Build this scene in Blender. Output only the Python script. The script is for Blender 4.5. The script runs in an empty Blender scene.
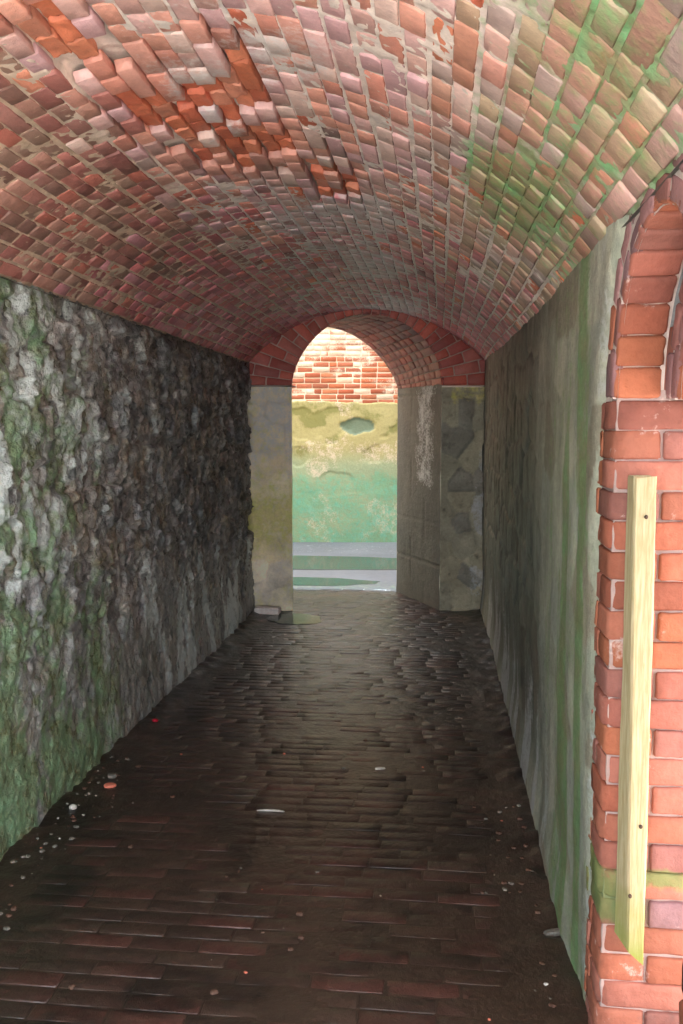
import bpy, math, random
import numpy as np
from mathutils import Vector, Matrix

random.seed(7)
RNG = np.random.RandomState(7)
COL = bpy.context.scene.collection

# ------------------------------------------------------------------ helpers
def lin(r, g, b):
    f = lambda c: (c/255/12.92) if c/255 <= .04045 else ((c/255+.055)/1.055)**2.4
    return np.array([f(r), f(g), f(b)])

def S(e0, e1, x):
    t = np.clip((np.asarray(x, float)-e0)/(e1-e0), 0, 1)
    return t*t*(3-2*t)

_T = RNG.rand(64, 64, 64)
def vn(x, y, z=0.):
    x, y, z = np.broadcast_arrays(np.asarray(x, float), np.asarray(y, float), np.asarray(z, float))
    xi, yi, zi = np.floor(x).astype(int), np.floor(y).astype(int), np.floor(z).astype(int)
    fx, fy, fz = x-xi, y-yi, z-zi
    fx, fy, fz = fx*fx*(3-2*fx), fy*fy*(3-2*fy), fz*fz*(3-2*fz)
    r = 0
    for a in (0, 1):
        for b in (0, 1):
            for c in (0, 1):
                w = (fx if a else 1-fx)*(fy if b else 1-fy)*(fz if c else 1-fz)
                r = r + w*_T[(xi+a) & 63, (yi+b) & 63, (zi+c) & 63]
    return r
def fbm(x, y, z=0., o=4, g=.5):
    r = 0; a = 1.; s = 0
    for i in range(o):
        k = 2**i
        r = r + a*vn(np.asarray(x)*k+i*7.3, np.asarray(y)*k+i*3.1, np.asarray(z)*k+i*1.7); s += a; a *= g
    return r/s
def ridge(x, y, z=0., o=3):
    r = 0; a = 1.; s = 0
    for i in range(o):
        k = 2**i
        n = 1-np.abs(2*vn(np.asarray(x)*k+i*5.3, np.asarray(y)*k+i*9.1, np.asarray(z)*k+i)-1)
        r = r+a*n; s += a; a *= .55
    return r/s
def voronoi(u, v, seed=0, facets=False):
    """F1, F2 and a random number per cell, on arrays"""
    rs = np.random.RandomState(seed); J = rs.rand(64, 64, 3)
    ui, vi = np.floor(u).astype(int), np.floor(v).astype(int)
    f1 = np.full(u.shape, 9.); f2 = np.full(u.shape, 9.); cid = np.zeros(u.shape); fa = np.zeros(u.shape)
    for a in (-1, 0, 1):
        for b in (-1, 0, 1):
            j = J[(ui+a) & 63, (vi+b) & 63]
            ou, ov = u-(ui+a+.1+.8*j[..., 0]), v-(vi+b+.1+.8*j[..., 1])
            d = np.hypot(ou, ov)
            tilt = ou*(np.modf(j[..., 2]*17.3)[0]-.5)+ov*(np.modf(j[..., 2]*41.7)[0]-.5)
            m = d < f1
            f2 = np.where(m, f1, np.minimum(f2, d)); f1 = np.where(m, d, f1)
            cid = np.where(m, j[..., 2], cid); fa = np.where(m, tilt, fa)
    if facets: return f1, f2, cid, fa
    return f1, f2, cid

class Builder:
    """collects bricks and height-field grids, links them as ONE mesh"""
    def __init__(s): s.V = []; s.F = []; s.C = []; s.M = []; s.n = 0
    def grid(s, P, col, mask, keep=None):
        n, m = P.shape[:2]
        s.V.append(P.reshape(-1, 3)); s.C.append(np.broadcast_to(col, (n, m, 3)).reshape(-1, 3))
        s.M.append(np.broadcast_to(mask, (n, m, 3)).reshape(-1, 3))
        i = np.arange(n*m).reshape(n, m)+s.n
        q = np.stack([i[:-1, :-1], i[1:, :-1], i[1:, 1:], i[:-1, 1:]], -1)
        q = q[keep] if keep is not None else q.reshape(-1, 4)
        s.F.append(q.reshape(-1, 4)); s.n += n*m
    def brick(s, M, u0, u1, v0, v1, col, maskf, h=.0, e=.005, d=.03, r=.0012, nu=5, nv=4, broke=0., eu=None, ev=None, drop=.7, tilt=.0025):
        du, dv = u1-u0, v1-v0
        eu = e if eu is None else eu; ev = e if ev is None else ev
        gu = np.array([u0, u0+eu]+[u0+du*k/(nu-2) for k in range(1, nu-2)]+[u1-eu, u1])
        gv = np.array([v0, v0+ev]+[v0+dv*k/(nv-2) for k in range(1, nv-2)]+[v1-ev, v1])
        n, m = len(gu), len(gv)
        UU, VV = np.meshgrid(gu, gv, indexing='ij')
        for a, b, su, sv in ((0, 0, 1, 1), (0, m-1, 1, -1), (n-1, 0, -1, 1), (n-1, m-1, -1, -1)):
            UU[a, b] += su*eu*.6; VV[a, b] += sv*ev*.6
        UU = UU+RNG.uniform(-.25, .25, UU.shape)*eu; VV = VV+RNG.uniform(-.25, .25, UU.shape)*ev
        tu, tv = RNG.uniform(-1, 1, 2)*tilt
        H = h+RNG.uniform(-r, r, UU.shape)+tu*(UU-u0)/max(du, 1e-6)+tv*(VV-v0)/max(dv, 1e-6)
        if broke:
            H = H - broke*(.3+.9*vn(UU*(1/.035)*1.0+RNG.rand()*50, VV*22+RNG.rand()*50))
        q = e*drop
        H[0] -= q; H[-1] -= q; H[1:-1, 0] -= q; H[1:-1, -1] -= q
        P = M(UU, VV, H)
        ring = [(a, 0) for a in range(n)]+[(n-1, b) for b in range(1, m)]+[(a, m-1) for a in range(n-2, -1, -1)]+[(0, b) for b in range(m-2, 0, -1)]
        ra = np.array([x for x, _ in ring]); rb = np.array([y for _, y in ring])
        Q = M(UU[ra, rb], VV[ra, rb], np.full(len(ring), h-d-broke))
        base = s.n
        s.V.append(P.reshape(-1, 3)); s.V.append(Q)
        allp = np.concatenate([P.reshape(-1, 3), Q])
        s.C.append(np.broadcast_to(col, (len(allp), 3))); s.M.append(maskf(allp))
        i = np.arange(n*m).reshape(n, m)+base
        s.F.append(np.stack([i[:-1, :-1], i[1:, :-1], i[1:, 1:], i[:-1, 1:]], -1).reshape(-1, 4))
        top = i[ra, rb]; bot = base+n*m+np.arange(len(ring))
        s.F.append(np.stack([np.roll(top, -1), top, bot, np.roll(bot, -1)], -1))
        s.n += n*m+len(ring)
    def build(s, name, mat, parent=None, smooth=True):
        me = bpy.data.meshes.new(name)
        V = np.concatenate(s.V).astype(np.float32); F = np.concatenate(s.F).astype(np.int32)
        me.vertices.add(len(V)); me.vertices.foreach_set('co', V.ravel())
        me.loops.add(F.size); me.loops.foreach_set('vertex_index', F.ravel())
        me.polygons.add(len(F)); me.polygons.foreach_set('loop_start', np.arange(0, F.size, 4, dtype=np.int32))
        me.update(calc_edges=True); me.validate()
        me.polygons.foreach_set('use_smooth', np.full(len(me.polygons), smooth))
        for nm, A in (('Col', s.C), ('Mask', s.M)):
            a = me.attributes.new(nm, 'FLOAT_COLOR', 'POINT')
            A = np.concatenate(A); A = np.concatenate([A, np.ones((len(A), 1))], 1).astype(np.float32)
            a.data.foreach_set('color', A.ravel())
        me.materials.append(mat)
        o = bpy.data.objects.new(name, me); COL.objects.link(o); o.parent = parent
        return o

def tag(o, label=None, cat=None, group=None, kind=None):
    if label: o['label'] = label
    if cat: o['category'] = cat
    if group: o['group'] = group
    if kind: o['kind'] = kind
    return o

# ---------------------------------------------------------------- materials
def nodes(name):
    m = bpy.data.materials.new(name); m.use_nodes = True
    nt = m.node_tree; b = nt.nodes['Principled BSDF']
    return m, nt, b
def N(nt, t, **k):
    n = nt.nodes.new(t)
    for a, v in k.items(): setattr(n, a, v)
    return n
def noise(nt, scale, detail=4, rough=.55, co=None, stretch=None):
    tc = N(nt, 'ShaderNodeTexCoord'); src = tc.outputs['Object']
    if stretch:
        mp = N(nt, 'ShaderNodeMapping'); mp.inputs['Scale'].default_value = stretch
        nt.links.new(src, mp.inputs['Vector']); src = mp.outputs['Vector']
    n = N(nt, 'ShaderNodeTexNoise'); n.inputs['Scale'].default_value = scale
    n.inputs['Detail'].default_value = detail; n.inputs['Roughness'].default_value = rough
    nt.links.new(src, n.inputs['Vector']); return n.outputs['Fac']
def mth(nt, op, a, b=None, clamp=False):
    n = N(nt, 'ShaderNodeMath', operation=op, use_clamp=clamp)
    for i, v in enumerate((a, b)):
        if v is None: continue
        if isinstance(v, (int, float)): n.inputs[i].default_value = v
        else: nt.links.new(v, n.inputs[i])
    return n.outputs[0]
def mix(nt, fac, a, b, mode='MIX'):
    n = N(nt, 'ShaderNodeMix', data_type='RGBA', blend_type=mode)
    for s, v in ((0, fac), (6, a), (7, b)):
        if isinstance(v, (int, float)): n.inputs[s].default_value = v
        elif isinstance(v, (tuple, list, np.ndarray)): n.inputs[s].default_value = (*v[:3], 1)
        else: nt.links.new(v, n.inputs[s])
    return n.outputs[2]
def masonry(name, rough=.6, wet=.25, bump=.6, moss1=(74, 150, 78), moss2=(120, 122, 70), eff=(214, 206, 206),
            dark=(34, 34, 32), var=.5, spec=.5, fine=60, stretch=None, bdist=.01, con=1.8):
    m, nt, b = nodes(name); L = nt.links.new
    col = N(nt, 'ShaderNodeAttribute', attribute_name='Col').outputs['Color']
    ma = N(nt, 'ShaderNodeAttribute', attribute_name='Mask').outputs['Color']
    sp = N(nt, 'ShaderNodeSeparateColor'); L(ma, sp.inputs[0])
    nA = noise(nt, 5, 6, .6, stretch=stretch); nB = noise(nt, fine*.4, 5, .6, stretch=stretch)
    nC = noise(nt, fine, 6, .65, stretch=stretch); nD = noise(nt, 11, 5, .6, stretch=stretch)
    v = mth(nt, 'MULTIPLY_ADD', nB, var); v.node.inputs[2].default_value = 1-var*.5
    v2 = mth(nt, 'MULTIPLY_ADD', nC, var); v2.node.inputs[2].default_value = 1-var*.5
    vv = mth(nt, 'MULTIPLY', v, v2)
    cc = N(nt, 'ShaderNodeCombineColor'); [L(vv, cc.inputs[i]) for i in range(3)]
    base = mix(nt, 1., col, cc.outputs[0], 'MULTIPLY')
    def fac(ch, n, k, off):
        k = k*.7
        n = mth(nt, 'ADD', mth(nt, 'MULTIPLY', mth(nt, 'SUBTRACT', n, .5), con), .5)
        a = mth(nt, 'ADD', mth(nt, 'MULTIPLY', sp.outputs[ch], 1.3), n)
        return mth(nt, 'MULTIPLY', mth(nt, 'SUBTRACT', a, off), k, clamp=True)
    nmix = mth(nt, 'ADD', mth(nt, 'MULTIPLY', nB, .6), mth(nt, 'MULTIPLY', nA, .4))
    nmx2 = mth(nt, 'ADD', mth(nt, 'MULTIPLY', nC, .5), mth(nt, 'MULTIPLY', nD, .5))
    nmx3 = mth(nt, 'ADD', mth(nt, 'MULTIPLY', nB, .5), mth(nt, 'MULTIPLY', nD, .5))
    c1 = mix(nt, mth(nt, 'MULTIPLY', fac(2, nmx3, 4., 1.0), .8), base, lin(*dark))
    c2 = mix(nt, mth(nt, 'MULTIPLY', fac(1, nmx2, 5., 1.0), .8), c1, lin(*eff))
    mc = mix(nt, mth(nt, 'MULTIPLY', mth(nt, 'SUBTRACT', nD, .38), 4., clamp=True), lin(*moss2), lin(*moss1))
    mc = mix(nt, 1., mc, cc.outputs[0], 'MULTIPLY')
    c3 = mix(nt, mth(nt, 'MULTIPLY', fac(0, nmix, 4., 1.0), .85), c2, mc)
    L(c3, b.inputs['Base Color'])
    r = mth(nt, 'MULTIPLY_ADD', nD, wet); r.node.inputs[2].default_value = rough-wet*.5; r.node.use_clamp = True
    L(r, b.inputs['Roughness']); b.inputs['Specular IOR Level'].default_value = spec
    bp = N(nt, 'ShaderNodeBump'); bp.inputs['Strength'].default_value = bump; bp.inputs['Distance'].default_value = bdist
    hh = mth(nt, 'ADD', mth(nt, 'MULTIPLY', nC, .5), nB)
    L(hh, bp.inputs['Height']); L(bp.outputs[0], b.inputs['Normal'])
    return m
def plain(name, c1, c2, scale=30, rough=.6, bump=.3, stretch=None, spec=.5):
    m, nt, b = nodes(name)
    n = noise(nt, scale, 5, .6, stretch=stretch)
    f = mth(nt, 'MULTIPLY', mth(nt, 'SUBTRACT', n, .35), 3.3, clamp=True)
    nt.links.new(mix(nt, f, lin(*c1), lin(*c2)), b.inputs['Base Color'])
    b.inputs['Roughness'].default_value = rough; b.inputs['Specular IOR Level'].default_value = spec
    bp = N(nt, 'ShaderNodeBump'); bp.inputs['Strength'].default_value = bump; bp.inputs['Distance'].default_value = .004
    nt.links.new(n, bp.inputs['Height']); nt.links.new(bp.outputs[0], b.inputs['Normal'])
    return m

M_vault = masonry('vault_brick', rough=.5, wet=.35, bump=.45, var=.45, moss1=(95, 175, 105), moss2=(142, 138, 88), dark=(70, 62, 50))
M_stone = masonry('wet_rubble_stone', rough=.30, wet=.4, bump=1., var=.9, moss1=(126, 166, 122), moss2=(110, 120, 80),
                  eff=(222, 232, 230), dark=(36, 34, 34), spec=1., bdist=.018)
M_rend = masonry('damp_render', rough=.55, wet=.4, bump=.6, var=.8, moss1=(108, 148, 96), moss2=(112, 122, 78),
                 eff=(186, 190, 192), dark=(48, 46, 43))
M_door = masonry('doorway_brick', rough=.75, wet=.2, bump=.5, var=.4, moss1=(100, 128, 74), moss2=(116, 124, 76), eff=(222, 206, 198), dark=(88, 70, 66), spec=.3)
M_floor = masonry('wet_floor_brick', rough=.34, wet=.25, bump=.6, var=.9, moss1=(60, 66, 44), moss2=(52, 50, 36), eff=(120, 112, 104), dark=(24, 20, 18), spec=.6)
M_pier = masonry('pier_stone', rough=.7, wet=.3, bump=.8, var=.6, moss1=(206, 204, 112), moss2=(214, 200, 140), eff=(200, 202, 204), dark=(58, 54, 46))
M_court = masonry('courtyard_wall', rough=.8, wet=.1, bump=.5, var=.4, moss1=(104, 176, 156), moss2=(120, 166, 136), eff=(222, 208, 194), dark=(120, 124, 70))
M_pave = masonry('courtyard_paving', rough=.6, wet=.3, bump=.25, var=.3, moss1=(120, 160, 140), moss2=(140, 150, 130), eff=(215, 220, 232), dark=(110, 104, 104))

# ----------------------------------------------------------------- the shell
XL, XR = -1.545, .39
Y0 = -.2
hw, cxv = (XR-XL)/2, (XR+XL)/2
RISE = .44; RV = (hw*hw+RISE*RISE)/(2*RISE); A0 = math.asin(hw/RV)
def zright(y): return 1.947+.08*S(2.8, 7.4, y)
def yend(x): return 7.27+(x+1.5)*.14
def vz(x, y):
    s = (x-XL)/(XR-XL)
    return 2.045*(1-s)+zright(y)*s+np.sqrt(np.maximum(0, RV*RV-(x-cxv)**2))-(RV-RISE)
LARC = 2*A0*RV
def MV(u, y, h):      # vault: u along the arc from the left springing, h towards the room
    u = np.asarray(u, float); a = u/RV-A0
    x = cxv+RV*np.sin(a); z0 = vz(np.clip(x, XL-.2, XR+.2), y)
    nx, nz = -np.sin(a), -np.cos(a)
    return np.stack([x+nx*h, np.broadcast_to(y, x.shape)*1., z0+nz*h], -1)

def arr(*c): return [lin(*x) for x in c]
def pick(P, w=None):
    c = P[RNG.choice(len(P), p=w)]
    c = c*.82+.18*np.mean(P, axis=0)
    return np.clip(c*RNG.uniform(.82, 1.18), 0, 1)

# --- vault ------------------------------------------------------------------
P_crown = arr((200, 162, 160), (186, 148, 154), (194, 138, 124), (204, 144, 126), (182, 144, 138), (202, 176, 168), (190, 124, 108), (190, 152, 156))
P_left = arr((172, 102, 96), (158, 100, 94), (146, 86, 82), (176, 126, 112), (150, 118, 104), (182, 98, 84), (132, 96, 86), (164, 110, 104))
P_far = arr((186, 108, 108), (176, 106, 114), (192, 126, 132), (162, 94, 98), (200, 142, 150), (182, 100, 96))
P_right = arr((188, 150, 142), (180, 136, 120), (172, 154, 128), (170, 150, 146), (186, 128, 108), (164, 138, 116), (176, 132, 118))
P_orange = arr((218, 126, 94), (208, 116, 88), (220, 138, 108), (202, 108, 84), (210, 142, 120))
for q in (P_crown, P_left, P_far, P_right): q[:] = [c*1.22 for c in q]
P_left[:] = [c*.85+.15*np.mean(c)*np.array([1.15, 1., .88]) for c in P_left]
def vmask(mort):
    def f(P):
        x, y = P[..., 0], P[..., 1]
        n = fbm(x*3, y*2.2, 0, 3)
        m = S(-.2, .25, x)*S(4.2, 1.6, y)
        m2 = .8*S(.5, .0, np.hypot((x-.2)/.35, (y-2.7)/.9)*.6)
        g = np.clip(m*.55+m2*.62, 0, 1)*(1. if mort else .78)+(.12 if mort else 0)*S(-.1, .2, x)
        g = g+.12*S(-1.1, -1.45, x)*S(4, 2, y)+.35*S(.28, .12, np.hypot((x+.87)/.3, (y-2.35)/.35)*.5)*.3
        ef = S(-1.05, -.7, x)*S(.1, -.25, x)*(.30+.25*S(.45, .7, n))+.06*S(4.2, 6, y)*S(-1.3, -.9, x)  # whitish bloom; the far-end term paints in a wet sparkle
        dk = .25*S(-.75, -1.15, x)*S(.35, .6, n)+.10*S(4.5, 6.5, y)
        return np.stack([g, ef+(.12 if mort else 0), dk*(0.3 if mort else 1)], -1)
    return f
B = Builder()
us = np.arange(-.03, LARC+.008, .0125); ys = np.concatenate([np.arange(Y0, 5.2, .0125), np.arange(5.2, 7.75, .022)])
UU, YY = np.meshgrid(us, ys, indexing='ij')
XX = cxv+RV*np.sin(UU/RV-A0)
dmg = np.maximum.reduce([1.35-np.hypot((XX+.72-.10*(YY-2.8))/.17, (YY-2.85)/.42), 1.1-np.hypot((XX+.42)/.12, (YY-3.35)/.35), 1.2-np.hypot((XX+.88)/.07, (YY-2.1)/.35), .95-np.hypot((XX+.55)/.10, (YY-2.45)/.3)])
P = MV(UU, YY, .0040-.0125*fbm(UU*50, YY*50, 0, 2)-.04*S(-.35, .1, dmg))
X = P[..., 0]
mc = lin(236, 220, 212)*np.ones(P.shape); mcl = lin(206, 180, 158)
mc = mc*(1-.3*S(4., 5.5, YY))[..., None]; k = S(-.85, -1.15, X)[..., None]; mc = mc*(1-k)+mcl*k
B.grid(P, mc*(.7+.5*fbm(UU*30, YY*30, 0, 2))[..., None], vmask(True)(P))
NR = 37; cw = LARC/NR
def damage(x, y):
    d = np.hypot((x+.72-.10*(y-2.8))/.17, (y-2.85)/.42)
    d2 = np.hypot((x+.42)/.12, (y-3.35)/.35)
    d3 = np.hypot((x+.88)/.07, (y-2.1)/.35)
    d4 = np.hypot((x+.55)/.10, (y-2.45)/.3)
    return max(1.25-d, 1.0-d2, 1.1-d3, .85-d4)
for r in range(NR):
    y = Y0+RNG.uniform(0, .1); wav = RNG.uniform(0, 9)
    while y < 7.7:
        L = .100*RNG.uniform(.86, 1.1) if RNG.rand() < .90 else .19*RNG.uniform(.95, 1.03)
        g = RNG.uniform(.005, .012)
        u0 = r*cw+.003+RNG.uniform(-.002, .003)+.004*math.sin(y*1.7+wav); u1 = (r+1)*cw-.0045+RNG.uniform(-.003, .002)+.004*math.sin(y*1.7+wav)
        uc, yc = (u0+u1)/2, y+L/2
        x = cxv+RV*math.sin(uc/RV-A0)
        dm = damage(x, yc); h = RNG.uniform(-.0015, .0028); br = 0.; mk = vmask(False)
        if yc > yend(x)+.25: break
        if RNG.rand() < S(-.15, .55, dm)*.84:
            c = pick(P_orange); h -= RNG.uniform(.0, .012); br = RNG.uniform(.008, .022)
            mk = lambda P: vmask(False)(P)*.3
            if RNG.rand() < .12: y += L+g; continue
        else:
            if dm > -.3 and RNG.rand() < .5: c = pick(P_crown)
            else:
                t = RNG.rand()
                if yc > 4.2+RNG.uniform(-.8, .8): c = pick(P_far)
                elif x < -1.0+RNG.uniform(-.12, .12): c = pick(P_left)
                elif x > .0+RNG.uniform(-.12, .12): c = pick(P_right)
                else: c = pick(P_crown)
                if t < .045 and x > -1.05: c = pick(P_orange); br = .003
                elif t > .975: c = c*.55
            if RNG.rand() < .015 and x > -1: h -= .006
            if RNG.rand() < .05: h += .005
        B.brick(MV, u0, u1, y, y+L, c, mk, h=h, broke=br, e=.003, drop=.55, r=.0012 if not br else .003,
                nu=4 if not br else 7, nv=4 if not br else 8)
        y += L+g
tag(B.build('ceiling', M_vault), 'long barrel vault of mauve and red brick with mossy joints and a crumbling orange patch', 'ceiling', kind='structure')

# --- left wall --------------------------------------------------------------
def wall_colour(cid, n, pal):
    i = np.floor(cid*len(pal)*.999).astype(int)
    return np.array(pal)[i]*(.6+.8*n)[..., None]
st = .0095
ys = np.arange(Y0, 7.6, st*1.1); zs = np.arange(-.04, 2.08, st)
YY, ZZ = np.meshgrid(ys, zs, indexing='ij')
wy = YY+.09*(fbm(YY*4, ZZ*2.5, 3, 3)-.5); wz = ZZ+.16*(fbm(YY*3, ZZ*2, 8, 3)-.5)
f1, f2, cid, fa = voronoi(wy/.19, wz/.20, 3, True); g1, g2, gid, fg = voronoi(wy/.065+3, wz/.085, 5, True)
h1, h2, hid, fh = voronoi(wy/.026+9, wz/.032, 8, True)
edge = S(0, .12, f2-f1); edg2 = S(0, .3, g2-g1)
rg = ridge(wy/.11, wz/.26, 2, 3); fb = fbm(YY*14, ZZ*9, 1, 4)
up = S(.35, 1.05, ZZ+.35*(fbm(YY*1.3, ZZ*.3, 6, 2)-.5)+.06*(YY-3))     # the rubble shows above, a smoother skirt below
D = (-.016+.014*edge+.030*(cid-.5)+.05*fa+.016*(gid-.5)+.028*fg)*(.12+.88*up)+(.014*(hid-.5)+.018*fh)*(.45+.55*up)+.034*(rg-.6)*(.35+.65*up)+.024*(fb-.5)
D += .03*S(.4, .0, ZZ)
D = D*S(2.06, 1.97, ZZ)-.004*S(1.97, 2.06, ZZ)
P = np.stack([XL+D, YY, ZZ], -1)
pal = arr((150, 148, 146), (130, 128, 124), (166, 164, 162), (122, 114, 100), (142, 146, 146), (110, 108, 108), (138, 128, 112), (134, 140, 140), (118, 120, 122))
n1 = fbm(YY*9, ZZ*5, 2, 3)
C = wall_colour(cid, n1, pal); C2 = wall_colour(gid, n1, pal); C = 1.2*(.4*C+.6*C2)*(.5+1.*hid)[..., None]
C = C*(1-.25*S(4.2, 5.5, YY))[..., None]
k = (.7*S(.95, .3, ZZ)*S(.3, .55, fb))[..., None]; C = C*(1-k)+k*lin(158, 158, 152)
nearw = S(5.0, 3.2, YY); lo = S(.95, .45, ZZ)
spk = fbm(YY*16, ZZ*9, 24, 3)
moss = nearw*(.22+.55*lo*S(4.8, 3.6, YY)*S(.25, .5, fbm(YY*4, ZZ*2, 14, 3))+.30*S(.45, .6, spk))+.1*S(6, 4.5, YY)
streak = fbm(YY*7, ZZ*1.2, 9, 3)
eff = .62*nearw*S(.8, 1.1, ZZ)*S(.42, .6, fbm(YY*13, ZZ*7, 44, 3))+.40*lo*S(.42, .62, streak)*S(3.3, 3.9, YY)+.18*S(.5, .65, streak)+.12
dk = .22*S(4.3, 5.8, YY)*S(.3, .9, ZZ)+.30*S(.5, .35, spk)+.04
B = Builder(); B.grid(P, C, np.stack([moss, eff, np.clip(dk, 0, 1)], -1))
capz = np.array([[[XL-.3, y, 2.035] for y in (Y0, 7.6)], [[XL+.01, y, 2.035] for y in (Y0, 7.6)]])
B.grid(capz, lin(90, 85, 75), np.zeros(3))
tag(B.build('wall_left', M_stone), 'rough wet rubble stone wall with pale crust and green algae', 'wall', kind='structure')

# --- right wall -------------------------------------------------------------
ARC_Y, ARC_Z, ARC_R, RING = 1.77, 1.57, .34, .115
def ystart(z):
    z = np.asarray(z, float)
    base = 2.245+.02*(vn(z*9, 3.3)-.5)+.03*(vn(z*3, 8.1)-.5)
    dz = z-ARC_Z; R2 = ARC_R+RING
    yy = np.where(dz > 0, ARC_Y+np.sqrt(np.maximum(0, (R2-.012)**2-dz*dz))+.012*(vn(z*20, 4.)-.5), base)
    return np.where(dz > 0, np.minimum(base, yy+.0), base)
nz = 160; zs = np.linspace(-.04, 2.06, nz); ny = 430
tt = np.linspace(0, 1, ny)[:, None]
ys0 = ystart(zs)[None, :]
YY = ys0+(7.75-ys0)*tt; ZZ = np.broadcast_to(zs[None, :], YY.shape)
xw = XR+.012*S(.8, 0, ZZ)-.02*S(5.5, 7.5, YY)
wy = YY+.06*(fbm(YY*3, ZZ*2, 23, 3)-.5)
f1, f2, cid = voronoi(wy/.26, ZZ/.2, 13); edge = S(0, .2, f2-f1)
rg = ridge(YY/.14, ZZ/.5, 12, 3); fb = fbm(YY*11, ZZ*6, 11, 4)
roughz = .55*S(2.8, 4.2, YY)*S(.2, .9, ZZ)
D = roughz*(-.015+.02*edge+.014*(cid-.5))+.016*(rg-.6)*(.4+.6*roughz)+.018*(fb-.5)*(.4+.6*roughz)
D = D*S(2.2, 2.34, YY)+.02*S(.25, 0, ZZ)*S(2.3, 2.7, YY)
D = D*S(2.0, 1.9, ZZ)
P = np.stack([xw-.012*S(-.01, .07, YY-ys0)+.006*S(.03, 0, YY-ys0)-D, YY, ZZ], -1)
pal = arr((158, 162, 146), (144, 148, 132), (168, 170, 154), (136, 132, 116), (152, 158, 146))
n1 = fbm(YY*9, ZZ*5, 12, 3); C = wall_colour(cid, n1, pal)
streak = fbm(YY*9, ZZ*1.0, 19, 3)
moss = .46*S(3.6, 2.6, YY)*S(2.28, 2.42, YY+.1*n1)*(.55+.8*S(.42, .6, streak))+.16*S(4.5, 3, YY)
moss = moss*(1-.45*S(.7, .2, ZZ)*S(2.6, 3.2, YY))
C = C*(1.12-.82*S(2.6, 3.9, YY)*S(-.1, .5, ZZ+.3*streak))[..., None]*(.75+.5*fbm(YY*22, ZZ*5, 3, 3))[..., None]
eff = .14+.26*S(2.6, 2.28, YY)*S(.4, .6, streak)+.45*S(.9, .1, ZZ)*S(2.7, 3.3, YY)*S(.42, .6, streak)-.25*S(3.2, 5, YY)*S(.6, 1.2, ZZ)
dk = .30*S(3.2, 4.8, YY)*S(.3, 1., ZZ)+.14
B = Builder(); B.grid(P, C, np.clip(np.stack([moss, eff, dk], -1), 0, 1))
# plain stretch behind the doorway, and the top bed
ya, yb = Y0, ARC_Y-ARC_R-.20
g = np.array([[[XR, y, z] for z in np.linspace(-.04, 2.0, 40)] for y in np.linspace(ya, yb, 40)])
g[..., 0] -= .006*fbm(g[..., 1]*8, g[..., 2]*6, 5, 3)
B.grid(g, lin(120, 124, 112), np.array([.45, .3, .1]))
B.grid(np.array([[[XR-.005, y, float(zright(y))-.012] for y in np.linspace(Y0, 7.75, 40)], [[XR+.75, y, float(zright(y))-.012] for y in np.linspace(Y0, 7.75, 40)]]), lin(100, 95, 90), np.zeros(3))
B.grid(np.array([[[XR+.14, y, z] for z in (1.9, 2.0)] for y in (Y0, 7.75)]), lin(100, 95, 90), np.zeros(3))
tag(B.build('wall_right', M_rend), 'damp grey rendered wall turning green with algae beside the brick doorway', 'wall', kind='structure')

# --- doorway on the right ----------------------------------------------------
P_door = arr((156, 94, 72), (150, 88, 68), (160, 100, 80), (148, 92, 80), (156, 100, 86), (140, 94, 86), (162, 98, 70))
P_purp = arr((154, 114, 114), (144, 106, 106), (150, 100, 92), (134, 104, 108))
YF = ARC_Y+ARC_R       # far jamb face
XD = XR+.62            # outer face of the side wall
door = bpy.data.objects.new('door_1', None); COL.objects.link(door); door.location = (XR, ARC_Y, 0)
tag(door, 'orange brick side doorway with stepped round arch behind the pale wooden batten', 'doorway', kind='structure')
off = np.array([XR, ARC_Y, 0.])
class Rel(Builder):
    def build(s, name, mat, parent=None, smooth=True):
        s.V = [v-off for v in s.V]
        return Builder.build(s, name, mat, parent, smooth)
def dmask(P):
    x, y, z = P[..., 0], P[..., 1], P[..., 2]
    n = fbm(x*14, z*14, y*14, 3)
    g = .75*S(.30, .34, z)*S(.49, .45, z)*(x < .60)*(1-S(.39, .40, z)*0)*np.where(x > .50, S(.40, .43, z), 1)
    return np.stack([g, .12+.25*S(.5, .7, n), .10+.25*S(.45, .1, z)], -1)
B = Rel()
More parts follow.
